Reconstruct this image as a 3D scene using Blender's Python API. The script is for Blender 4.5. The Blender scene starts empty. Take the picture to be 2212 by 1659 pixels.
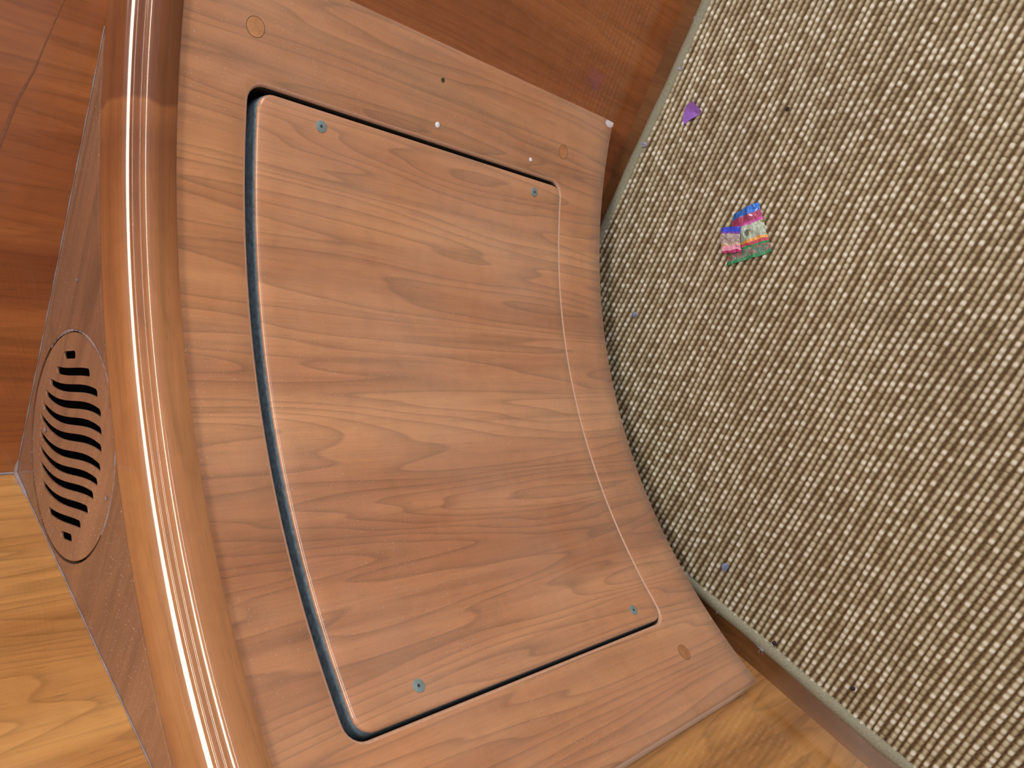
import bpy, bmesh, math, random
import numpy as np
from mathutils import Vector, Matrix, noise as mnoise

random.seed(7)
rng = np.random.default_rng(7)
S = 0.8                                    # metres per survey unit (camera height above the sole = 0.8 m)
col = bpy.context.scene.collection
scene = bpy.context.scene

# ------------------------------------------------------------------ camera
cam_d = bpy.data.cameras.new('camera')
cam = bpy.data.objects.new('camera', cam_d)
col.objects.link(cam)
scene.camera = cam
cam_d.sensor_width = 36
cam_d.lens = 36 * 1676 / 2212
cam_d.clip_start = 0.01
R = ((-0.6367, -0.5008, 0.5863), (-0.3799, 0.8654, 0.3266), (-0.6710, -0.0148, -0.7413))
xa = Vector((R[0][0], R[1][0], R[2][0])).normalized()
fw = Vector((R[0][2], R[1][2], R[2][2])).normalized()
ya = (-xa.cross(fw)).normalized() * -1
ya = (-fw).cross(xa).normalized()
M = Matrix((xa, ya, -fw)).transposed().to_4x4()
M.translation = Vector((0, 0, S))
cam.matrix_world = M

# ------------------------------------------------------------------ light
w = bpy.data.worlds.new('world')
scene.world = w
w.use_nodes = True
w.node_tree.nodes['Background'].inputs[0].default_value = (0.80, 0.88, 1.0, 1)
w.node_tree.nodes['Background'].inputs[1].default_value = 0.50


def area(name, loc, target, sx, sy, power, colour):
    d = bpy.data.lights.new(name, 'AREA')
    d.shape = 'RECTANGLE'
    d.size, d.size_y, d.energy, d.color = sx, sy, power, colour
    o = bpy.data.objects.new(name, d)
    col.objects.link(o)
    o.location = loc
    o.rotation_euler = (Vector(target) - Vector(loc)).to_track_quat('-Z', 'Y').to_euler()
    return o


area('hatch_light', (0.05, -0.42, 1.95), (0.15, 0.0, 0.3), 0.42, 0.42, 15.5, (1.0, 0.93, 0.80))
area('side_window_light', (-0.05, -2.25, 1.2), (0.3, 0.4, 0.42), 1.5, 0.5, 34, (1.0, 0.95, 0.90))

vs = scene.view_settings
scene.display_settings.display_device = 'sRGB'
vs.view_transform = 'Standard'
vs.look = 'None'
vs.gamma = 1
vs.use_curve_mapping = False
vs.exposure = -0.10


# ------------------------------------------------------------------ materials
class NT:
    def __init__(self, name):
        self.m = bpy.data.materials.new(name)
        self.m.use_nodes = True
        self.t = self.m.node_tree
        self.b = self.t.nodes['Principled BSDF']

    def n(self, typ, **kw):
        nd = self.t.nodes.new(typ)
        for k, v in kw.items():
            if k.startswith('i_'):
                nd.inputs[k[2:].replace('_', ' ')].default_value = v
            else:
                setattr(nd, k, v)
        return nd

    def l(self, a, b):
        self.t.links.new(a, b)

    def coord(self, kind, scale=(1, 1, 1), rot=(0, 0, 0)):
        tc = self.n('ShaderNodeTexCoord')
        mp = self.n('ShaderNodeMapping')
        mp.inputs['Scale'].default_value = scale
        mp.inputs['Rotation'].default_value = rot
        self.l(tc.outputs[kind], mp.inputs['Vector'])
        return mp.outputs[0]

    def noise(self, vec, scale, detail=3, rough=.5, dist=0):
        nd = self.n('ShaderNodeTexNoise')
        nd.inputs['Scale'].default_value = scale
        nd.inputs['Detail'].default_value = detail
        nd.inputs['Roughness'].default_value = rough
        nd.inputs['Distortion'].default_value = dist
        self.l(vec, nd.inputs['Vector'])
        return nd.outputs[0]

    def ramp(self, fac, stops, interp='LINEAR'):
        r = self.n('ShaderNodeValToRGB')
        cr = r.color_ramp
        cr.interpolation = interp
        while len(cr.elements) > 1:
            cr.elements.remove(cr.elements[-1])
        for i, (p, c) in enumerate(stops):
            e = cr.elements[0] if i == 0 else cr.elements.new(p)
            e.position = p
            if not hasattr(c, '__len__'):
                c = (c, c, c)
            e.color = (*c[:3], 1)
        self.l(fac, r.inputs[0])
        return r.outputs[0]

    def mix(self, fac, a, b, mode='MIX'):
        nd = self.n('ShaderNodeMix', data_type='RGBA', blend_type=mode)
        for sock, v in ((0, fac), (6, a), (7, b)):
            if hasattr(v, 'links') or isinstance(v, bpy.types.NodeSocket):
                self.l(v, nd.inputs[sock])
            elif sock == 0:
                nd.inputs[0].default_value = v
            else:
                nd.inputs[sock].default_value = (*v[:3], 1)
        return nd.outputs[2]

    def math(self, op, a, b=0.0, c=None):
        nd = self.n('ShaderNodeMath', operation=op)
        for i, v in enumerate((a, b, c)):
            if v is None:
                continue
            if isinstance(v, bpy.types.NodeSocket):
                self.l(v, nd.inputs[i])
            else:
                nd.inputs[i].default_value = v
        return nd.outputs[0]

    def bump(self, h, strength=.2, dist=.001):
        nd = self.n('ShaderNodeBump')
        nd.inputs['Strength'].default_value = strength
        nd.inputs['Distance'].default_value = dist
        self.l(h, nd.inputs['Height'])
        self.l(nd.outputs[0], self.b.inputs['Normal'])


def srgb(r, g, b):
    f = lambda c: c / 255 / 12.92 if c / 255 <= .04045 else ((c / 255 + .055) / 1.055) ** 2.4
    return (f(r), f(g), f(b))


def wood(name, light, mid, dark, kind='UV', axis='y', rough=.28, coat=.35, dust_sheen=0.0, figure=1.0,
         seg=None, spec=.5, coat_rough=.12, sheen_film_k=1.0):
    """varnished cherry veneer; grain runs along the given axis of the coordinates (metres)"""
    t = NT(name)
    sc = {'x': (1, 0, 0), 'y': (0, 1, 0), 'z': (0, 0, 1)}[axis]

    def cs(al, ac):
        return tuple(al if s else ac for s in sc)
    v_fig = t.coord(kind, cs(1.1, 16))
    v_line = t.coord(kind, cs(3.4, 85))
    v_fib = t.coord(kind, cs(22, 620))
    v_pore = t.coord(kind, cs(60, 900))
    v_raw = t.coord(kind)
    fig = t.noise(v_fig, 1.0, 3, .55, .6)
    c = t.ramp(fig, [(.30, dark), (.50, mid), (.72, light)])
    # growth lines: contour lines of the stretched figure noise
    fig2 = t.noise(t.coord(kind, cs(.9, 11.0)), 1.0, 3, .42, .2)
    saw = t.math('FRACT', t.math('MULTIPLY', fig2, 28.0))
    line = t.ramp(saw, [(0, 1.02), (.5, .98), (.80, .83), (.93, .66), (1, 1)])
    c = t.mix(min(1.0, .9 * figure), c, line, 'MULTIPLY')
    l2 = t.noise(v_line, 1.0, 4, .6, .8)
    c = t.mix(.65, c, t.ramp(l2, [(.30, .66), (.40, .86), (.5, 1), (.8, 1.14)]), 'MULTIPLY')
    fb = t.noise(v_fib, 1.0, 2, .6)
    c = t.mix(.5, c, t.ramp(fb, [(.2, .80), (.55, 1), (.85, 1.12)]), 'MULTIPLY')
    po = t.noise(v_pore, 1.0, 1, .5)
    c = t.mix(.5, c, t.ramp(po, [(.24, .6), (.34, 1)]), 'MULTIPLY')
    # ray flecks across the grain
    fl = t.noise(t.coord(kind, cs(55, 40)), 1.0, 2, .5, .5)
    c = t.mix(.35, c, t.ramp(fl, [(.3, .84), (.5, 1), (.7, 1.10)]), 'MULTIPLY')
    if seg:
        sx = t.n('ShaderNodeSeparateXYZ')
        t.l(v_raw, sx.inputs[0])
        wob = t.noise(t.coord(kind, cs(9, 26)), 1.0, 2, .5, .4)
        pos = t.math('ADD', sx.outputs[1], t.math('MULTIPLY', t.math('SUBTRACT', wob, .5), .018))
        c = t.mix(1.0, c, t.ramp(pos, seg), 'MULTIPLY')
    if dust_sheen:
        d1 = t.noise(t.coord(kind), 620, 1, .5)
        d2 = t.noise(t.coord(kind), 7, 2, .5)
        thr = t.math('MULTIPLY', t.ramp(d1, [(.69, 0), (.73, 1)]), t.ramp(d2, [(.38, .25), (.6, 1)]))
        c = t.mix(t.math('MULTIPLY', thr, dust_sheen), c, srgb(205, 190, 178))
        sheen_film = t.noise(t.coord(kind), 6.5, 3, .5, .4)  # pale patches: part dust, part sheen painted into the colour
        c = t.mix(t.math('MULTIPLY', t.ramp(sheen_film, [(.30, .10), (.75, .42)]), dust_sheen * sheen_film_k), c, srgb(200, 178, 162))
        t.b.inputs['Sheen Weight'].default_value = .25 * dust_sheen * sheen_film_k
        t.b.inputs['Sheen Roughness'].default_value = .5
    t.l(c, t.b.inputs['Base Color'])
    rn = t.noise(t.coord(kind), 14, 3, .6)
    t.l(t.ramp(rn, [(.3, rough * .8), (.7, rough * 1.35)]), t.b.inputs['Roughness'])
    t.b.inputs['Coat Weight'].default_value = coat
    t.b.inputs['Coat Roughness'].default_value = coat_rough
    t.b.inputs['Specular IOR Level'].default_value = spec
    t.bump(t.noise(v_fib, 1.0, 2, .5), .08, .0003)
    return t.m


LT, MD, DK = srgb(208, 146, 98), srgb(188, 124, 80), srgb(160, 99, 60)
M_panel = wood('cherry_veneer_front', LT, MD, DK, 'UV', 'y', rough=.30, dust_sheen=.55)
M_lid = wood('cherry_veneer_lid', srgb(212, 150, 104), srgb(192, 128, 85), srgb(164, 102, 64), 'UV', 'y', rough=.30, dust_sheen=.55)
M_wall_r = wood('cherry_veneer_wall', srgb(188, 118, 64), srgb(168, 98, 52), srgb(134, 72, 38), 'Object', 'z',
                rough=.30, coat=1.0, figure=.5, coat_rough=.06)
M_wall_l = wood('pale_cherry_wall', srgb(208, 154, 92), srgb(190, 134, 76), srgb(158, 104, 56), 'Object', 'z',
                rough=.30, coat=1.0, figure=.8, coat_rough=.03)
M_shelf = wood('cherry_shelf', srgb(160, 112, 80), srgb(144, 98, 70), srgb(124, 82, 57), 'Object', 'y', rough=.40, dust_sheen=1.0, sheen_film_k=.12,
               figure=.5)
M_grille = wood('turned_cherry_grille', srgb(170, 120, 84), srgb(157, 108, 75), srgb(138, 92, 62), 'Object', 'y', rough=.45,
                coat=.1, dust_sheen=1.0, sheen_film_k=.15, figure=.2)
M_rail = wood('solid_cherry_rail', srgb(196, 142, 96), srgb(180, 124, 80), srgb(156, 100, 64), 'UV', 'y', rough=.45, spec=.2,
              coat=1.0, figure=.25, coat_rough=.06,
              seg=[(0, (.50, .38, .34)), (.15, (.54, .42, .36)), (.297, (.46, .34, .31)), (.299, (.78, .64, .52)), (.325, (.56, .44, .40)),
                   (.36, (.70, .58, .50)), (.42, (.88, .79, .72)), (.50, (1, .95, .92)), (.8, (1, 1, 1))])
M_sole = wood('sole_board', srgb(132, 88, 50), srgb(118, 76, 42), srgb(96, 60, 34), 'Object', 'x', rough=.3, figure=.5)
M_plug = wood('wood_plug', srgb(204, 146, 100), srgb(190, 130, 86), srgb(172, 112, 72), 'Object', 'x', rough=.35, coat=.3,
              figure=.3)


def plain(name, c, rough=.5, metal=0.0, coat=0.0, var=.15, scale=300):
    t = NT(name)
    n = t.noise(t.coord('Object'), scale, 3, .6)
    cc = t.mix(1.0, c, t.ramp(n, [(.25, 1 - var), (.75, 1 + var)]), 'MULTIPLY')
    t.l(cc, t.b.inputs['Base Color'])
    t.b.inputs['Roughness'].default_value = rough
    t.b.inputs['Metallic'].default_value = metal
    t.b.inputs['Coat Weight'].default_value = coat
    return t.m


M_dustedge = plain('dusty_plywood_edge', srgb(104, 120, 132), .9, var=.45, scale=260)
M_raw = plain('raw_plywood_edge', srgb(70, 56, 38), .9, var=.3)
M_black = plain('shade_black', (.0015, .0015, .0015), .95, var=.1)  # flat black painted as the shade behind the gap and slots
M_black.node_tree.nodes['Principled BSDF'].inputs['Specular IOR Level'].default_value = 0
M_seal = plain('clear_sealant', srgb(146, 134, 138), .35, var=.2, scale=160)
M_pale_edge = plain('pale_edge', srgb(204, 160, 134), .4, coat=.2, var=.12)  # paler colour along the chamfer of the opening
M_endband = plain('edge_banding', srgb(232, 208, 196), .35, coat=.4, var=.1)
M_screw = plain('plated_screw', srgb(150, 175, 180), .42, metal=.55, var=.2, scale=900)
M_hole = plain('screw_recess', srgb(50, 62, 66), .7)
M_white = plain('white_paint', srgb(235, 238, 245), .4, var=.04)
M_chip = plain('whitened_varnish', srgb(232, 220, 228), .5, var=.15, scale=500)
M_lint = plain('blue_lint', srgb(120, 128, 165), .95, var=.3)
M_grit = plain('dark_grit', srgb(48, 34, 38), .9, var=.3)
M_purple = plain('purple_foil', srgb(174, 128, 240), .42, metal=.1, var=.12)
M_bind = plain('binding_yarn', srgb(146, 142, 122), .95, var=.3, scale=700)
M_backing = plain('latex_backing', srgb(30, 20, 16), .95)


def carpet_material():
    t = NT('sisal_boucle')
    sx = t.n('ShaderNodeSeparateXYZ')
    t.l(t.coord('Object'), sx.inputs[0])
    P, B = 0.0070, 0.0066
    at = t.n('ShaderNodeAttribute', attribute_name='tone')
    hs = t.n('ShaderNodeSeparateColor')
    t.l(at.outputs['Color'], hs.inputs[0])
    h, bead, ph = hs.outputs[0], hs.outputs[1], hs.outputs[2]
    c = t.ramp(h, [(.22, srgb(104, 82, 54)), (.45, srgb(132, 111, 80)), (.66, srgb(172, 160, 132)), (.85, srgb(196, 188, 164))])
    pit = t.math('MULTIPLY', t.ramp(h, [(.12, 1), (.42, 0)]), t.ramp(ph, [(.35, 0), (.8, 1)]))
    c = t.mix(t.math('MULTIPLY', pit, .75), c, srgb(70, 46, 28))
    c = t.mix(1.0, c, t.ramp(ph, [(.10, (.80, .78, .76)), (.5, (1, 1, 1))]), 'MULTIPLY')
    nub = t.math('MULTIPLY', t.ramp(bead, [(.55, 0), (.9, 1)]), t.ramp(ph, [(.5, 0), (.95, 1)]))
    c = t.mix(t.math('MULTIPLY', nub, t.ramp(h, [(.55, 0), (.8, .85)])), c, srgb(236, 234, 222))
    c = t.mix(.8, c, t.ramp(bead, [(0, (.80, .76, .70)), (.3, (.94, .92, .90)), (.5, (1, 1, 1))]), 'MULTIPLY')
    fib = t.noise(t.coord('Object', (1, 1, 1)), 1800, 2, .6)
    c = t.mix(.6, c, t.ramp(fib, [(.3, .78), (.7, 1.16)]), 'MULTIPLY')
    big = t.noise(t.coord('Object'), 5, 3, .55)
    c = t.mix(1.0, c, t.ramp(big, [(.3, (.90, .88, .87)), (.6, (1.03, 1.02, 1.0))]), 'MULTIPLY')
    t.l(c, t.b.inputs['Base Color'])
    t.b.inputs['Roughness'].default_value = .62
    t.b.inputs['Specular IOR Level'].default_value = .35
    t.bump(fib, .25, .0004)
    return t.m


M_carpet = carpet_material()


def far_carpet_material():
    t = NT('sisal_boucle_far')
    sx = t.n('ShaderNodeSeparateXYZ')
    t.l(t.coord('Object'), sx.inputs[0])
    a = t.math('SINE', t.math('MULTIPLY', sx.outputs[0], 2 * math.pi / .0070))
    b = t.math('SINE', t.math('MULTIPLY', sx.outputs[1], 2 * math.pi / .0066))
    hgt = t.math('ADD', a, t.math('MULTIPLY', b, .4))
    c = t.ramp(t.math('MULTIPLY_ADD', hgt, .3, .5), [(0, srgb(90, 66, 44)), (.5, srgb(138, 116, 86)), (1, srgb(186, 174, 148))])
    t.l(c, t.b.inputs['Base Color'])
    t.b.inputs['Roughness'].default_value = .8
    return t.m


M_carpet_far = far_carpet_material()


# ------------------------------------------------------------------ helpers
def tag(o, label=None, cat=None, group=None, kind=None):
    for k, v in (('label', label), ('category', cat), ('group', group), ('kind', kind)):
        if v:
            o[k] = v
    return o


def obj(name, bm, mat, parent=None, smooth=True, angle=35):
    me = bpy.data.meshes.new(name)
    bmesh.ops.recalc_face_normals(bm, faces=bm.faces)
    bm.to_mesh(me)
    bm.free()
    for m in (mat if isinstance(mat, (list, tuple)) else [mat]):
        me.materials.append(m)
    if smooth:
        me.shade_smooth()
        me.set_sharp_from_angle(angle=math.radians(angle))
    o = bpy.data.objects.new(name, me)
    col.objects.link(o)
    o.parent = parent
    return o


def add_box(bm, a, b, mi=0):
    vs_ = [bm.verts.new((x, y, z)) for x in (a[0], b[0]) for y in (a[1], b[1]) for z in (a[2], b[2])]
    for f in ((0, 1, 3, 2), (4, 6, 7, 5), (0, 4, 5, 1), (2, 3, 7, 6), (0, 2, 6, 4), (1, 5, 7, 3)):
        fc = bm.faces.new([vs_[i] for i in f])
        fc.material_index = mi


def tube(bm, pts, rad, seg=8, flat=1.0, closed=False):
    """swept tube, rad number or function(i)"""
    rings = []
    n = len(pts)
    for i, p in enumerate(pts):
        p = Vector(p)
        d = (Vector(pts[min(i + 1, n - 1)]) - Vector(pts[max(i - 1, 0)])).normalized()
        up = Vector((0, 0, 1)) if abs(d.z) < .9 else Vector((1, 0, 0))
        s = d.cross(up).normalized()
        u = s.cross(d).normalized()
        r = rad(i) if callable(rad) else rad
        rings.append([bm.verts.new(p + s * r * math.cos(2 * math.pi * k / seg) + u * r * flat * math.sin(2 * math.pi * k / seg))
                      for k in range(seg)])
    for a, b in zip(rings, rings[1:]):
        for k in range(seg):
            bm.faces.new((a[k], a[(k + 1) % seg], b[(k + 1) % seg], b[k]))
    bm.faces.new(rings[0])
    bm.faces.new(rings[-1][::-1])


# curved cabinet geometry (survey units -> metres through S)
CX, CY, R0 = 0.0135 * S, -0.2355 * S, 0.774 * S
WX, WY = 0.768 * S, 0.549 * S            # the two wall planes
ZS = 0.742 * S                           # shelf height


def cyl(s, z, d=0.0):
    """arc length s (m) on the front radius, height z (m), depth d behind the front"""
    a = s / R0
    r = R0 + d
    return Vector((CX + r * math.cos(a), CY + r * math.sin(a), z))


def wx(y):
    """the right-hand wall is a touch out of square"""
    return WX + (WY - y) * .018


def clip_walls(bm, ex=0.0, ey=0.0):
    for co, no in (((wx(0), 0, 0), (1, .018, 0)), ((0, WY - ey, 0), (0, 1, 0))):
        r = bmesh.ops.bisect_plane(bm, geom=bm.verts[:] + bm.edges[:] + bm.faces[:], plane_co=co, plane_no=no,
                                   clear_outer=True)
        eds = [e for e in r['geom_cut'] if isinstance(e, bmesh.types.BMEdge)]
        try:
            bmesh.ops.holes_fill(bm, edges=eds, sides=0)
        except Exception:
            pass


class Sheet:
    """faces laid out in (s, z, depth) and wrapped on the cylinder, UV = (s, z)"""
    def __init__(self):
        self.bm = bmesh.new()
        self.uv = self.bm.loops.layers.uv.new('UVMap')
        self.v = {}

    def vert(self, s, z, d):
        k = (round(s, 6), round(z, 6), round(d, 6))
        if k not in self.v:
            vv = self.bm.verts.new(cyl(s, z, d))
            self.v[k] = vv
        return self.v[k]

    def face(self, pts, mi=0):
        vv, keep = [], []
        for p in pts:
            q = self.vert(*p)
            if q not in vv:
                vv.append(q)
                keep.append(p)
        if len(vv) < 3:
            return
        try:
            f = self.bm.faces.new(vv)
        except ValueError:
            return
        f.material_index = mi
        for lo, p in zip(f.loops, keep):
            lo[self.uv].uv = (p[0], p[1] + p[2] * .5)

    def strip(self, A, B, mi=0, closed=True):
        n = len(A)
        for i in range(n if closed else n - 1):
            j = (i + 1) % n
            self.face([A[i], A[j], B[j], B[i]], mi)


def rrect(s0, s1, z0, z1, rc, off, d, ss, zs, na=6):
    """rounded rectangle loop, offset by off outwards; ss/zs = inner subdivisions between the arc centres"""
    r = rc + off
    P = []
    for s in ss:
        P.append((s, z0 - off, d))
    for k in range(1, na):
        a = -math.pi / 2 + math.pi / 2 * k / na
        P.append((s1 - rc + r * math.cos(a), z0 + rc + r * math.sin(a), d))
    for z in zs:
        P.append((s1 + off, z, d))
    for k in range(1, na):
        a = math.pi / 2 * k / na
        P.append((s1 - rc + r * math.cos(a), z1 - rc + r * math.sin(a), d))
    for s in ss[::-1]:
        P.append((s, z1 + off, d))
    for k in range(1, na):
        a = math.pi / 2 + math.pi / 2 * k / na
        P.append((s0 + rc + r * math.cos(a), z1 - rc + r * math.sin(a), d))
    for z in zs[::-1]:
        P.append((s0 - off, z, d))
    for k in range(1, na):
        a = math.pi + math.pi / 2 * k / na
        P.append((s0 + rc + r * math.cos(a), z0 + rc + r * math.sin(a), d))
    return P


def rad(a):
    return math.radians(a) * R0


# ------------------------------------------------------------------ the setting
bm = bmesh.new()
add_box(bm, (-1.6, -2.4, -.03), (WX + .03, WY + .03, 0))
floor = tag(obj('floor', bm, M_sole, smooth=False), kind='structure')
bm = bmesh.new()
add_box(bm, (WX, -2.4, 0), (WX + .02, WY + .02, 1.3))
for v_ in bm.verts:
    v_.co.x += (WY - v_.co.y) * .018
wall_r = tag(obj('wall_right', bm, M_wall_r, smooth=False), kind='structure')
bm = bmesh.new()
add_box(bm, (-1.6, WY, 0), (WX, WY + .02, 1.3))
wall_l = tag(obj('wall_left', bm, M_wall_l, smooth=False), kind='structure')

# ------------------------------------------------------------------ corner locker
locker = bpy.data.objects.new('corner_locker', None)
col.objects.link(locker)
locker.location = (CX + R0 * .707, CY + R0 * .707, 0)
tag(locker, 'curved cherry wood corner locker with a moulded top rail and round vent grille', 'locker')
LOC = Vector(locker.location)


def part(name, bm, mat, parent=None, **kw):
    par = parent or locker
    bmesh.ops.translate(bm, verts=bm.verts, vec=-LOC)
    return obj(name, bm, mat, par, **kw)


A0, A1 = rad(16.3), rad(77.0)
ZB, ZT = .071 * S, .712 * S
TH = .030 * S
O0, O1, OZ0, OZ1 = rad(24.45), rad(68.95), .1715 * S, .6335 * S      # opening
L0, L1, LZ0, LZ1 = rad(24.78), rad(68.68), .1690 * S, .6235 * S      # lid
RC = .017 * S
BV = .0028
NS, NZ = 40, 12


def lin(a, b, n):
    return [a + (b - a) * i / n for i in range(n + 1)]


ss = lin(O0 + RC, O1 - RC, NS)
zs = lin(OZ0 + RC, OZ1 - RC, NZ)
sh = Sheet()
ob = BV * .95
scol = sorted(set(lin(A0 + ob, O0 - ob, 6) + [O0 - ob] + ss + [O1 + ob] + lin(O1 + ob, A1 - ob, 6)))
zrow = sorted(set([ZB + ob] + lin(ZB + ob, OZ0 - ob, 3) + zs + lin(OZ1 + ob, ZT, 3)))
for i in range(len(scol) - 1):
    for j in range(len(zrow) - 1):
        a, b, c, d = scol[i], scol[i + 1], zrow[j], zrow[j + 1]
        ms, mz = (a + b) / 2, (c + d) / 2
        if O0 - ob < ms < O1 + ob and OZ0 - ob < mz < OZ1 + ob:
            continue
        sh.face([(a, c, 0), (b, c, 0), (b, d, 0), (a, d, 0)])
na = 6
for (cs_, cz_, qs, qz, a0) in ((O0 + RC, OZ0 + RC, O0 - ob, OZ0 - ob, math.pi), (O1 - RC, OZ0 + RC, O1 + ob, OZ0 - ob, 1.5 * math.pi),
                               (O1 - RC, OZ1 - RC, O1 + ob, OZ1 + ob, 0), (O0 + RC, OZ1 - RC, O0 - ob, OZ1 + ob, .5 * math.pi)):
    r = RC + ob
    arc = [(cs_ + r * math.cos(a0 + math.pi / 2 * k / na), cz_ + r * math.sin(a0 + math.pi / 2 * k / na), 0) for k in range(na + 1)]
    for k in range(na):
        sh.face([(qs, qz, 0), arc[k], arc[k + 1]])
La = rrect(O0, O1, OZ0, OZ1, RC, ob, 0, ss, zs)
Lm = rrect(O0, O1, OZ0, OZ1, RC, ob * .3, ob * .3, ss, zs)
Lb = rrect(O0, O1, OZ0, OZ1, RC, 0, ob, ss, zs)
Lc = rrect(O0, O1, OZ0, OZ1, RC, 0, TH * .8, ss, zs)
sh.strip(La, Lm, 3)
sh.strip(Lm, Lb, 3)
sh.strip(Lb, Lc, 1)
# outer edges: bottom, both ends
sb = scol
ed = []
P_bot = [(s, ZB + ob, 0) for s in sb]
P_bot2 = [(min(max(s, A0), A1), ZB, ob) for s in [A0] + sb[1:-1] + [A1]]
sh.strip(P_bot, P_bot2, 0, False)
sh.strip(P_bot2, [(p[0], p[1], TH) for p in P_bot2], 2, False)
for (se, si) in ((A0, A0 + ob), (A1, A1 - ob)):
    za = [(si, z, 0) for z in zrow]
    zb_ = [(se, z if k else ZB, ob) for k, z in enumerate(zrow)]
    sh.strip(za, zb_, 0, False)
    sgn = .22 if se == A1 else -.1
    sh.strip(zb_, [(p[0] + sgn * .006, p[1], TH) for p in zb_], 2, False)
bmesh.ops.remove_doubles(sh.bm, verts=sh.bm.verts, dist=1e-6)
clip_walls(sh.bm)
front = part('front_panel', sh.bm, [M_panel, M_raw, M_endband, M_pale_edge], angle=60)

# lid
ssl = lin(L0 + RC, L1 - RC, NS)
zsl = lin(LZ0 + RC, LZ1 - RC, NZ)
sh = Sheet()
lb = BV * .85
scl = sorted(set([L0 + lb] + ssl + [L1 - lb]))
zcl = sorted(set([LZ0 + lb] + zsl + [LZ1 - lb]))
for i in range(len(scl) - 1):
    for j in range(len(zcl) - 1):
        if i in (0, len(scl) - 2) and j in (0, len(zcl) - 2):
            continue
        a, b, c, d = scl[i], scl[i + 1], zcl[j], zcl[j + 1]
        sh.face([(a, c, 0), (b, c, 0), (b, d, 0), (a, d, 0)])
for (cs_, cz_, a0) in ((L0 + RC, LZ0 + RC, math.pi), (L1 - RC, LZ0 + RC, 1.5 * math.pi), (L1 - RC, LZ1 - RC, 0),
                       (L0 + RC, LZ1 - RC, .5 * math.pi)):
    r = RC - lb
    for k in range(na):
        sh.face([(cs_, cz_, 0)] + [(cs_ + r * math.cos(a0 + math.pi / 2 * q / na), cz_ + r * math.sin(a0 + math.pi / 2 * q / na), 0)
                                   for q in (k, k + 1)])
La = rrect(L0, L1, LZ0, LZ1, RC, -lb, 0, ssl, zsl)
Lm = rrect(L0, L1, LZ0, LZ1, RC, -lb * .3, lb * .3, ssl, zsl)
Lb = rrect(L0, L1, LZ0, LZ1, RC, 0, lb, ssl, zsl)
Lc = rrect(L0, L1, LZ0, LZ1, RC, 0, TH * .75, ssl, zsl)
sh.strip(La, Lm)
sh.strip(Lm, Lb)
sh.strip(Lb, Lc, 1)
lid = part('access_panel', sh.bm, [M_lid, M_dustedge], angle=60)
lid['label'] = 'curved removable access panel with dusty grey top edge'

# black sheets added behind the gap, standing in for its deep shade
sh = Sheet()
for i in range(24):
    a, b = lin(O0 - .03, O1 + .03, 24)[i:i + 2]
    sh.face([(a, OZ0 - .03, TH * .85), (b, OZ0 - .03, TH * .85), (b, OZ1 + .03, TH * .85), (a, OZ1 + .03, TH * .85)])
    sh.face([(a, OZ0 - .03, TH * .95), (b, OZ0 - .03, TH * .95), (b, OZ1 + .03, TH * .95), (a, OZ1 + .03, TH * .95)])
clip_walls(sh.bm)
part('gap_shade_sheet', sh.bm, M_black)


def disc_on_panel(bm, s, z, r, proud, mi=0, seg=20, dome=0.0):
    c = cyl(s, z, -proud - dome)
    n = Vector((math.cos(s / R0), math.sin(s / R0), 0))
    t_ = Vector((-n.y, n.x, 0))
    rings = []
    for rr, dd in ((1.0, .0012), (1.0, -proud), (.8, -proud - dome * .7)):
        rings.append([bm.verts.new(cyl(s, z, 0) + t_ * r * rr * math.cos(2 * math.pi * k / seg)
                                   + Vector((0, 0, r * rr * math.sin(2 * math.pi * k / seg))) + n * dd) for k in range(seg)])
    for a, b in zip(rings, rings[1:]):
        for k in range(seg):
            bm.faces.new((a[k], a[(k + 1) % seg], b[(k + 1) % seg], b[k])).material_index = mi
    cv = bm.verts.new(c)
    for k in range(seg):
        bm.faces.new((rings[-1][k], rings[-1][(k + 1) % seg], cv)).material_index = mi


# screws in the lid
for (a, z) in ((25.98, .5542), (26.03, .2245), (67.06, .5515), (67.19, .2174)):
    bm = bmesh.new()
    disc_on_panel(bm, rad(a), z * S, .0048, .0005, 0, dome=.0003)
    sc = part('screw', bm, M_screw, lid)
    bm = bmesh.new()
    disc_on_panel(bm, rad(a), z * S + .0004, .0013, .0010, 0, seg=6)
    part('socket', bm, M_hole, sc)
# bungs over the fixing screws, sunk a hair proud
for (a, z) in ((20.74, .632), (21.25, .1727), (72.09, .1716), (72.3, .632)):
    bm = bmesh.new()
    disc_on_panel(bm, rad(a), z * S, .0072, .00015, 0, seg=28)
    part('wood_plug', bm, M_plug)
    bm = bmesh.new()
    n_ = 28
    rr = []
    for q, (r_, p_) in enumerate(((.0072, .0001), (.0074, .0002), (.0076, .0001))):
        s_ = rad(a)
        n = Vector((math.cos(s_ / R0), math.sin(s_ / R0), 0))
        t_ = Vector((-n.y, n.x, 0))
        rr.append([bm.verts.new(cyl(s_, z * S, 0) - n * p_ + t_ * r_ * math.cos(2 * math.pi * k / n_)
                                + Vector((0, 0, r_ * math.sin(2 * math.pi * k / n_)))) for k in range(n_)])
    for p, q in zip(rr, rr[1:]):
        for k in range(n_):
            bm.faces.new((p[k], p[(k + 1) % n_], q[(k + 1) % n_], q[k]))
    part('plug_ring', bm, M_raw)
# white paint drops
for (a, z, r) in ((22.94, .401, .0027), (23.11, .237, .0021)):
    bm = bmesh.new()
    disc_on_panel(bm, rad(a), z * S, r, .0004, 0, dome=.0006, seg=14)
    o = part('paint_drop', bm, M_white)
    o['label'] = 'small white drop on the front panel'
# dark nick in the front panel
bm = bmesh.new()
disc_on_panel(bm, rad(19.2), .4005 * S, .0022, .0002, 0, seg=9)
part('nick', bm, M_raw)
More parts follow.
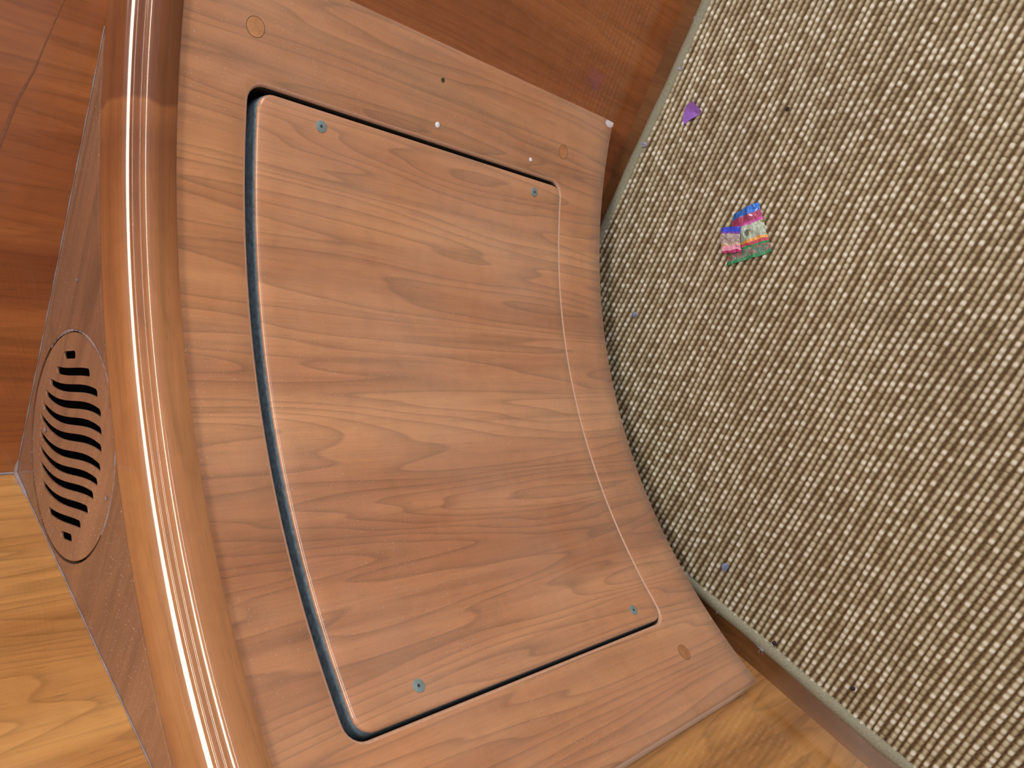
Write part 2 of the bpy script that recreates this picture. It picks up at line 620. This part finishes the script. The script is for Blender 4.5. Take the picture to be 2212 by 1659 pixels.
# whitened chip on the lower corner
bm = bmesh.new()
s_c, z_c = A0 + .005, ZB + .008
pts = [(-.0035, .006), (-.001, .0085), (.0016, .0075), (.0038, .003), (.0034, -.002), (.0014, -.0062), (-.0032, -.0068)]
sh = Sheet()
sh.bm.free()
sh = Sheet()
ctr_ = (s_c + .001, z_c + .002, -.0009)
ring = [(s_c + p[0], z_c + p[1], -.0002) for p in pts]
for k in range(len(ring)):
    sh.face([ctr_, ring[k], ring[(k + 1) % len(ring)]])
bm.free()
o = part('chip', sh.bm, M_chip)
o['label'] = 'whitened chip on the bottom corner'

# moulded nosing rail
prof = [(.800, .7005), (.772, .7005), (.7695, .7012), (.7688, .7030), (.7689, .7150), (.7690, .7243), (.7694, .7254), (.7704, .7267), (.7718, .7280),
        (.7734, .7291), (.7745, .7294), (.7754, .7294), (.7759, .7299), (.7761, .7310), (.7763, .7338), (.7766, .7347), (.7773, .7355),
        (.7783, .7359), (.7794, .7361), (.7799, .7366), (.7809, .7378), (.7821, .7391), (.7834, .7402), (.7852, .7411), (.7880, .7418), (.7940, .7424),
        (.8020, .7429), (.8120, .7433), (.8200, .7434), (.8245, .7432), (.8258, .7426), (.8262, .7416), (.8268, .7413),
        (.8315, .7424), (.8325, .7418), (.8325, .7395), (.815, .7380), (.800, .728)]
bm = bmesh.new()
uvl = bm.loops.layers.uv.new('UVMap')
NA = 120
aa = [math.radians(10 + 72 * i / NA) for i in range(NA + 1)]
plen = [0]
for p, q in zip(prof, prof[1:]):
    plen.append(plen[-1] + math.hypot(q[0] - p[0], q[1] - p[1]) * S)
rows = [[bm.verts.new((CX + p[0] * S * math.cos(a), CY + p[0] * S * math.sin(a), p[1] * S)) for p in prof] for a in aa]
for i in range(NA):
    for j in range(len(prof)):
        k = (j + 1) % len(prof)
        f = bm.faces.new((rows[i][j], rows[i][k], rows[i + 1][k], rows[i + 1][j]))
        for lo, (ii, jj) in zip(f.loops, ((i, j), (i, k), (i + 1, k), (i + 1, j))):
            lo[uvl].uv = (plen[jj], aa[ii] * R0)
clip_walls(bm)
for f in bm.faces:
    c_ = f.calc_center_median()
    if math.hypot(c_.x - CX, c_.y - CY) > .8266 * S:
        f.material_index = 1
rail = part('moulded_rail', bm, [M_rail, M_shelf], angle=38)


# shelf with a round hole + grille, from filled 2-D curves
def curve_mesh(loops, z, thick, bevel=0.0, res=1):
    cu = bpy.data.curves.new('tmp', 'CURVE')
    cu.dimensions = '2D'
    cu.fill_mode = 'BOTH'
    cu.extrude = thick / 2
    cu.bevel_depth = bevel
    cu.bevel_resolution = res
    for lp in loops:
        sp = cu.splines.new('POLY')
        sp.points.add(len(lp) - 1)
        for p, q in zip(sp.points, lp):
            p.co = (q[0], q[1], 0, 1)
        sp.use_cyclic_u = True
    o = bpy.data.objects.new('tmp', cu)
    col.objects.link(o)
    dg = bpy.context.evaluated_depsgraph_get()
    me = bpy.data.meshes.new_from_object(o.evaluated_get(dg))
    bm = bmesh.new()
    bm.from_mesh(me)
    bpy.data.objects.remove(o)
    bpy.data.curves.remove(cu)
    bpy.data.meshes.remove(me)
    bmesh.ops.translate(bm, verts=bm.verts, vec=(0, 0, z))
    return bm


VC = Vector((.6451, .4342)) * ((1 - .742) / .255) * S
VR = .1062 * S
arc = [(CX + .826 * S * math.cos(math.radians(a)), CY + .826 * S * math.sin(math.radians(a)))
       for a in np.linspace(22.6, 70.9, 60)]
arc = [(min(x, wx(y) - .0002), min(y, WY - .0002)) for x, y in arc]
shelf_loop = arc + [(arc[-1][0], WY - .0002), (WX - .0002, WY - .0002), (wx(arc[0][1]) - .0002, arc[0][1])]
hole = [(VC.x + (VR + .0014) * math.cos(t_), VC.y + (VR + .0014) * math.sin(t_)) for t_ in np.linspace(0, 2 * math.pi, 72, endpoint=False)]
bm = curve_mesh([shelf_loop, hole], ZS - .008, .016)
part('shelf_top', bm, M_shelf, smooth=False)

# grille
va = math.radians(-139.36)
ca, sa = math.cos(va), math.sin(va)


def vl(u, v):
    return (VC.x + (u * ca - v * sa) * S, VC.y + (u * sa + v * ca) * S)


gl = [[(VC.x + (VR - .001) * math.cos(t_), VC.y + (VR - .001) * math.sin(t_)) for t_ in np.linspace(0, 2 * math.pi, 96, endpoint=False)]]
Rs = .0855
u_lo = []
for (ul, um_, vm, ur) in ((-.0043, .0105, .0838, .0257), (-.0253, .0146, .0670, .0572), (-.0449, .0125, .0519, .0723), (-.0589, .0104, .0368, .0775),
                          (-.0679, .0083, .0217, .0767), (-.0770, .0062, .0070, .0744), (-.0805, .0006, -.0085, .0697),
                          (-.0831, -.0015, -.0234, .0611), (-.0842, -.0035, -.0376, .0501), (-.0800, -.0057, -.0531, .0355),
                          (-.0668, -.0193, -.0665, .0162), (-.0349, -.0195, -.0823, -.0073)):
    f = lambda u: vm - .19 * (u - um_) - 28 * (u - um_ - .004) ** 3
    us = np.linspace(ul + .002, ur - .002, 22)
    hw = .0040
    top = [(u, f(u) + hw) for u in us]
    bot = [(u, f(u) - hw) for u in us[::-1]]
    lp = top + [(ur - .0002, f(ur) + hw * .5), (ur - .0002, f(ur) - hw * .5)] + bot + [(ul + .0002, f(ul) - hw * .5), (ul + .0002, f(ul) + hw * .5)]
    gl.append([vl(*p) for p in lp])
bm = curve_mesh(gl, ZS - .0014, .0014, bevel=.0003)
gr = part('vent_grille', bm, M_grille, angle=40)
gr['label'] = 'round wooden vent grille with twelve wavy black slots'
bm = bmesh.new()
bmesh.ops.create_cone(bm, cap_ends=True, segments=48, radius1=VR - .0025, radius2=VR - .0025, depth=.004,
                      matrix=Matrix.Translation((VC.x, VC.y, ZS - .0058)))
part('slot_shade_disc', bm, M_black)  # black disc close under the grille, paints the darkness in the slots
# dusty ring round the grille on the rail side
bm = bmesh.new()
pts = []
for a in np.linspace(math.radians(168), math.radians(330), 90):
    pts.append((VC.x + (VR + .0006) * math.cos(a), VC.y + (VR + .0006) * math.sin(a), ZS - .0002))
tube(bm, pts, lambda i: .0008 + .0004 * math.sin(i * .35) + .0002 * math.sin(i * 2.3), 6, .5)
part('dust_ring', bm, M_seal)
# sealant along the shelf and wall joints
bm = bmesh.new()
y_s = CY + math.sqrt(max((.826 * S) ** 2 - (wx(.12 * S) - CX) ** 2, 0))
pts = [(wx(y) - .0006, y, ZS + .0004) for y in np.linspace(y_s + .002, WY - .002, 60)]
tube(bm, pts, lambda i: .0004 + .0002 * math.sin(i * 1.3) + (.0014 if i > 57 else 0), 6)
x_s = CX + math.sqrt(max((.826 * S) ** 2 - (WY - CY) ** 2, 0))
pts = [(x, WY - .0006, ZS + .0004) for x in np.linspace(WX - .001, x_s, 60)]
tube(bm, pts, lambda i: .0005 + .0002 * math.sin(i * 1.7) + (.0016 if i < 5 else 0), 6)
part('sealant_bead', bm, M_seal)
bm = bmesh.new()
tube(bm, [(WX - .0008, WY - .0008, z) for z in np.linspace(ZS, 1.0, 12)], lambda i: .0011 + .0003 * math.sin(i * 2.1), 6)
o = obj('trim_1', bm, M_seal)
tag(o, kind='structure')

for i, (x, y, z, r_) in enumerate(((.716, .462, .7425, .0020), (.5560, .4290, .7425, .0016), (.605, .330, .7425, .0015), (.7160, .300, .7425, .0012),
                                 (.545, .395, .7425, .0012))):
    bm = bmesh.new()
    g = bmesh.ops.create_icosphere(bm, subdivisions=2, radius=r_)
    for v_ in g['verts']:
        k_ = 1 + .4 * mnoise.noise(v_.co * 900 + Vector((i * 7, 0, 0)))
        v_.co = Vector((x * S + v_.co.x * k_, y * S + v_.co.y * k_, z * S + v_.co.z * .35))
    part('sealant_drip', bm, M_seal)
# pale tapering streak on the dark wall above the shelf
bm = bmesh.new()
sp = [(.2114, .8053), (.1691, .7979), (.1389, .7888), (.11, .7832), (.0735, .7756), (.04, .768)]
sp = [(y * S, z * S) for y, z in sp]
prev = None
for i, (y, z) in enumerate(sp):
    hw = [.0014, .0011, .0007, .0004, .0004, .0003][i]
    cur = (bm.verts.new((wx(y) - .0001, y, z - hw)), bm.verts.new((wx(y) - .0002, y, z)), bm.verts.new((wx(y) - .0001, y, z + hw)))
    if prev:
        bm.faces.new((prev[0], prev[1], cur[1], cur[0]))
        bm.faces.new((prev[1], prev[2], cur[2], cur[1]))
    prev = cur
M_streak = plain('pale_streak', srgb(138, 90, 66), .4, var=.2)
obj('wall_streak', bm, M_streak, wall_r)

# ------------------------------------------------------------------ sisal carpet
carpet = bpy.data.objects.new('sisal_carpet', None)
col.objects.link(carpet)
carpet.location = (0, 0, 0)
tag(carpet, 'beige ribbed sisal carpet with bound edges on the cabin sole', 'carpet')
PX, PY = 0.0070, 0.0066
EX, EY = .7475 * S, .514 * S               # bound edges
TOPZ = .0062


def edge_x(y):
    return EX + .0012 * np.sin(y * 9.0) + .0007 * np.sin(y * 31 + 1)


def edge_y(x):
    return EY + .0012 * np.sin(x * 8.0 + 1.2) + .0007 * np.sin(x * 27)


x0, y0 = -.20, -.32
nx = int((EX - x0) / PX)
ny = int((EY - y0) / PY)
SU, SV = 6, 5
gx = np.arange(nx * SU + 1)
gy = np.arange(ny * SV + 1)
GX, GY = np.meshgrid(gx, gy, indexing='ij')
X = x0 + (EX - x0) * GX / (nx * SU)
Y = y0 + (EY - y0) * GY / (ny * SV)
row = np.minimum(GX // SU, nx - 1)
bd = rng.random((nx, ny + 2))
rowph = rng.random(nx) * .35 + (np.arange(nx) % 2) * .5
rowh = rng.random(nx)
v = GY / SV + rowph[row]
bi = np.floor(v).astype(int)
fv = v - bi
fu = GX / SU - np.floor(GX / SU + 1e-9)
fu = np.where(GX % SU == 0, 0.0, fu)
cu_ = np.sin(np.pi * fu)
bw = bd[row, np.clip(bi, 0, ny + 1)]
lb_ = np.sin(np.pi * fv)
hgt = cu_ ** .8 * (.66 + .34 * lb_ ** .5) * (.80 + .25 * bw + .1 * (rowh[row] - .5))
# wander of the rows
wob = .0007 * np.sin(Y * 23 + row * .21) + .0005 * np.sin(Y * 61 + row * 1.7)
wob += .0009 * np.sin(Y * 7 + X * 11)
tap = np.clip((EX - X) / .01, 0, 1)
Xw = X + wob * tap
Yw = Y + .0006 * np.sin(X * 40) * np.clip((EY - Y) / .01, 0, 1)
yt = np.clip(1 - (EY - Y) / .05, 0, 1)
xt = np.clip(1 - (EX - X) / .05, 0, 1)
Xw += xt * (edge_x(Y) - EX)
Yw += yt * (edge_y(X) - EY)
Z = TOPZ - .0034 + .0036 * hgt
n0, n1 = GX.shape
co = np.stack([Xw, Yw, Z], -1).reshape(-1, 3).astype(np.float32)
idx = np.arange(n0 * n1).reshape(n0, n1)
quads = np.stack([idx[:-1, :-1], idx[1:, :-1], idx[1:, 1:], idx[:-1, 1:]], -1).reshape(-1, 4)
me = bpy.data.meshes.new('pile')
me.vertices.add(len(co))
me.vertices.foreach_set('co', co.ravel())
me.loops.add(quads.size)
me.loops.foreach_set('vertex_index', quads.ravel().astype(np.int32))
me.polygons.add(len(quads))
me.polygons.foreach_set('loop_start', np.arange(0, quads.size, 4, dtype=np.int32))
me.polygons.foreach_set('loop_total', np.full(len(quads), 4, dtype=np.int32))
me.update(calc_edges=True)
ca_ = me.color_attributes.new('tone', 'FLOAT_COLOR', 'POINT')
tone = np.ones((len(co), 4), np.float32)
tone[:, 0] = np.clip(hgt, 0, 1).ravel()
tone[:, 1] = bw.ravel()
tone[:, 2] = lb_.ravel()
ca_.data.foreach_set('color', tone.ravel())
me.shade_smooth()
me.materials.append(M_carpet)
pile = bpy.data.objects.new('pile', me)
col.objects.link(pile)
pile.parent = carpet
pile['kind'] = 'stuff'

bm = bmesh.new()
add_box(bm, (x0, y0, .0004), (EX - .003, EY - .003, TOPZ - .0036))
obj('backing', bm, M_backing, carpet, smooth=False)
bm = bmesh.new()
add_box(bm, (-1.4, -2.2, .0004), (x0, EY - .003, TOPZ - .001))
add_box(bm, (x0, -2.2, .0004), (EX - .003, y0, TOPZ - .001))
obj('field', bm, M_carpet_far, carpet, smooth=False)
# whipped edge binding
bm = bmesh.new()
pts = []
y = -.75
while y < EY:
    pts.append((float(edge_x(np.array(y))) - .0035, y, .0042))
    y += .0011
for x in np.arange(EX - .003, -.45, -.0011):
    pts.append((x, float(edge_y(np.array(x))) - .0035, .0042))
tube(bm, pts, lambda i: (.0073, .0060)[i % 2] + .0003 * math.sin(i * .11), 10, .60)
obj('edge_binding', bm, M_bind, carpet, angle=80)['label'] = 'grey beige whipped edge binding'


def fluff(bm, c, r, n, seed):
    rr = random.Random(seed)
    c = Vector(c)
    g = bmesh.ops.create_icosphere(bm, subdivisions=3, radius=r * .9)
    for v_ in g['verts']:
        k = 1 + .7 * mnoise.noise(v_.co * (1.9 / r) + Vector((seed * 3.1, 0, 0)))
        v_.co = c + Vector((v_.co.x * k * 1.2, v_.co.y * k * .8, v_.co.z * k * .45))
    for k in range(n):
        a = rr.random() * 6.28
        p0 = c + Vector((math.cos(a), math.sin(a), 0)) * r * .6
        p1 = p0 + Vector((math.cos(a), math.sin(a), rr.random() * .6)) * r * .7
        p2 = p1 + Vector((math.cos(a + .9), math.sin(a + .9), -.2)) * r * .4
        tube(bm, [p0, p1, p2], .00013, 4)


M_fray = plain('frayed_yarn', srgb(150, 152, 168), .95, var=.2)
bm = bmesh.new()
for i, (x, y) in enumerate(((.7385, -.006), (.7420, .012), (.736, -.12), (.218, .5195), (.290, .5215), (.745, -.19))):
    fluff(bm, (min(x * S, EX - .001), min(y * S, EY), .0065), (.0040, .0030, .0032, .0042, .0026, .0030)[i], 9, i)
obj('frayed_end', bm, M_fray, carpet)['kind'] = 'stuff'


# ------------------------------------------------------------------ litter
def blob(name, c, r, mat, label, cat, seed, flat=.5, group=None):
    bm = bmesh.new()
    bmesh.ops.create_icosphere(bm, subdivisions=3, radius=r)
    for v_ in bm.verts:
        k = 1 + .45 * mnoise.noise(v_.co * (1.6 / r) + Vector((seed, 0, 0)))
        v_.co = Vector((v_.co.x * k, v_.co.y * k, v_.co.z * k * flat))
    o = obj(name, bm, mat)
    o.location = c
    tag(o, label, cat, group)
    return o


blob('lint', (.3127 * S, .4546 * S, TOPZ + .0018), .0042, M_lint, 'blue grey lint ball on the sisal near the lower end of the curved panel',
     'lint', 3)
blob('lint', (.6213 * S, .2219 * S, TOPZ + .0012), .0030, M_lint, 'small grey lint tuft on the sisal beside the middle of the curved panel',
     'lint', 8)
blob('crumb', (.2075 * S, .4965 * S, TOPZ + .0012), .0024, M_grit, 'dark crumb on the sisal just inside the bound edge right of the locker corner',
     'crumb', 5)
blob('crumb', (.5472 * S, -.1169 * S, TOPZ + .0010), .0022, M_grit, 'dark crumb on the sisal beyond the purple foil scrap',
     'crumb', 6)
blob('crumb', (.105 * S, .475 * S, TOPZ + .0012), .0024, M_grit, 'dark crumb on the sisal nearest the lower right corner of the photo',
     'crumb', 9)

def wrapper_mat(name, bands, text):
    t = NT(name)
    uv = t.coord('UV')
    sx = t.n('ShaderNodeSeparateXYZ')
    t.l(uv, sx.inputs[0])
    nz = t.noise(uv, 9, 2, .5)
    vv_ = t.math('ADD', sx.outputs[1], t.math('MULTIPLY', t.math('SUBTRACT', nz, .5), .05))
    c = t.ramp(vv_, bands, 'CONSTANT')
    # lettering-like script strokes in the marked bands
    uv2 = t.coord('UV', (9, 3.2, 1), (0, 0, .25))
    st = t.noise(uv2, 1.6, 2, .6, 1.4)
    stroke = t.ramp(st, [(.44, 0), (.47, 1), (.53, 1), (.56, 0)])
    band = t.ramp(sx.outputs[1], text[0], 'CONSTANT')
    c = t.mix(t.math('MULTIPLY', stroke, band), c, text[1])
    # picture spots in the silvery middle
    vo = t.n('ShaderNodeTexVoronoi')
    vo.inputs['Scale'].default_value = 4.5
    t.l(uv, vo.inputs['Vector'])
    mid = t.ramp(sx.outputs[1], text[2], 'CONSTANT')
    spot = t.ramp(vo.outputs['Distance'], [(.0, 1), (.30, 1), (.36, 0)])
    hue = t.ramp(t.noise(uv, 5, 1), [(.40, srgb(40, 34, 50)), (.50, srgb(205, 180, 60)), (.56, srgb(160, 200, 215)), (.62, srgb(60, 140, 105))], 'CONSTANT')
    c = t.mix(t.math('MULTIPLY', spot, t.math('MULTIPLY', mid, .8)), c, hue)
    t.l(c, t.b.inputs['Base Color'])
    t.b.inputs['Metallic'].default_value = .25
    t.b.inputs['Roughness'].default_value = .3
    t.b.inputs['Coat Weight'].default_value = .6
    t.bump(t.noise(uv, 14, 3, .6, .6), .5, .002)
    return t.m


def foil_sheet(bm, corners, zf, seed, nu=22, nv=26):
    uvl_ = bm.loops.layers.uv.verify()
    c00, c10, c11, c01 = [Vector((x * S, y * S, 0)) for x, y in corners]
    g = []
    for i in range(nu + 1):
        rw = []
        for j in range(nv + 1):
            u, w_ = i / nu, j / nv
            p = (c00 * (1 - u) + c10 * u) * (1 - w_) + (c01 * (1 - u) + c11 * u) * w_
            e = .0011 * mnoise.noise(Vector((u * 3.3, w_ * 3.3, seed)))
            p = p + Vector((e, -e, 0))
            z = TOPZ + .0006 + zf(u, w_) + .0022 * abs(mnoise.noise(Vector((u * 4.2, w_ * 4.2, seed + 5)))) \
                + .0010 * abs(mnoise.noise(Vector((u * 11, w_ * 9, seed + 9))))
            rw.append((bm.verts.new((p.x, p.y, z)), (u, w_)))
        g.append(rw)
    for i in range(nu):
        for j in range(nv):
            q4 = (g[i][j], g[i + 1][j], g[i + 1][j + 1], g[i][j + 1])
            f = bm.faces.new([a[0] for a in q4])
            for lo, a in zip(f.loops, q4):
                lo[uvl_].uv = a[1]
            # pinked ends are left by the jitter above


BLUE, RED, MAG = srgb(28, 105, 205), srgb(160, 50, 80), srgb(190, 65, 165)
SIL, GRN, ORG = srgb(165, 180, 165), srgb(20, 130, 80), srgb(225, 160, 80)
M_wr1 = wrapper_mat('printed_wrapper_foil', [(0, GRN), (.05, srgb(60, 130, 105)), (.20, GRN), (.25, srgb(190, 60, 90)), (.31, ORG), (.37, SIL), (.66, MAG),
                                             (.71, srgb(150, 62, 110)), (.86, BLUE)],
                    ([(0, 0), (.06, .9), (.20, 0), (.71, .9), (.86, 0)], srgb(185, 45, 80), [(0, 0), (.37, 1), (.66, 0)]))
M_wr2 = wrapper_mat('folded_wrapper_foil', [(0, srgb(200, 60, 130)), (.10, srgb(240, 165, 195)), (.28, srgb(215, 190, 165)), (.36, srgb(176, 160, 160)),
                                            (.72, srgb(120, 70, 170)), (.80, srgb(45, 70, 215))],
                    ([(0, 0), (.36, .5), (.6, 0)], srgb(140, 120, 125), [(0, 0), (.40, .4), (.6, 0)]))
wrap = bpy.data.objects.new('sweet_wrapper', None)
col.objects.link(wrap)
wb = Vector((.517 * S, .052 * S, TOPZ))
wrap.location = wb
tag(wrap, 'torn printed foil sweet wrapper in blue, pink and green lying on the sisal', 'wrapper')
# corners: bottom-left, bottom-right, top-right, top-left in the print's own sense


def place(px, py, z=.0105):
    r = Vector((R[0][0] * (px - 1106) + R[0][1] * (py - 829.5) + R[0][2] * 1676,
                R[1][0] * (px - 1106) + R[1][1] * (py - 829.5) + R[1][2] * 1676,
                R[2][0] * (px - 1106) + R[2][1] * (py - 829.5) + R[2][2] * 1676))
    k = (z - 1) / r.z
    return (k * r.x, k * r.y)


# purple foil scrap: a squashed cone of foil, its open rim tipped towards the light
bm = bmesh.new()
fp = [(1483, 225, .0150), (1493, 218, .0230), (1503, 226, .0235), (1514, 239, .0190), (1509, 246, .0125), (1496, 240, .0150),
      (1477, 238, .0110), (1471, 272, .0080), (1486, 262, .0085), (1506, 250, .0085), (1492, 255, .0135), (1480, 228, .0085)]
vv = []
for px, py, z_ in fp:
    x_, y_ = place(px, py, z_)
    vv.append(bm.verts.new((x_ * S, y_ * S, z_ * S - .0015)))
for f in ((0, 1, 2), (0, 2, 5), (2, 3, 5), (3, 4, 5), (0, 5, 6), (5, 10, 6), (6, 10, 7), (7, 10, 8), (5, 4, 10), (4, 9, 10), (10, 9, 8),
          (11, 6, 7), (0, 6, 11), (1, 0, 11), (11, 7, 8), (11, 8, 9), (1, 11, 9), (2, 1, 9), (3, 2, 9), (4, 3, 9)):
    bm.faces.new([vv[i] for i in f])
bmesh.ops.recalc_face_normals(bm, faces=bm.faces)
bmesh.ops.subdivide_edges(bm, edges=bm.edges[:], cuts=2, use_grid_fill=True)
for v_ in bm.verts:
    v_.co += mnoise.noise_vector(v_.co * 300) * .0006
base = Vector((.685 * S, -.075 * S, TOPZ))
bmesh.ops.translate(bm, verts=bm.verts, vec=-base)
o = obj('foil_scrap', bm, M_purple, angle=22)
o.location = base
tag(o, 'small crumpled purple foil scrap on the sisal, above the printed wrapper', 'foil')

bm = bmesh.new()
foil_sheet(bm, [place(1568, 574), place(1667, 543), place(1638, 437), place(1584, 462)], lambda u, w_: .003 * math.sin(math.pi * u) * w_, 2)
bmesh.ops.translate(bm, verts=bm.verts, vec=-wb)
obj('printed_sheet', bm, M_wr1, wrap, angle=50)
bm = bmesh.new()
foil_sheet(bm, [place(1564, 548), place(1604, 546), place(1602, 490), place(1560, 492)], lambda u, w_: .0035 + .003 * math.sin(math.pi * w_), 6, 14, 18)
bmesh.ops.translate(bm, verts=bm.verts, vec=-wb)
obj('folded_flap', bm, M_wr2, wrap, angle=50)
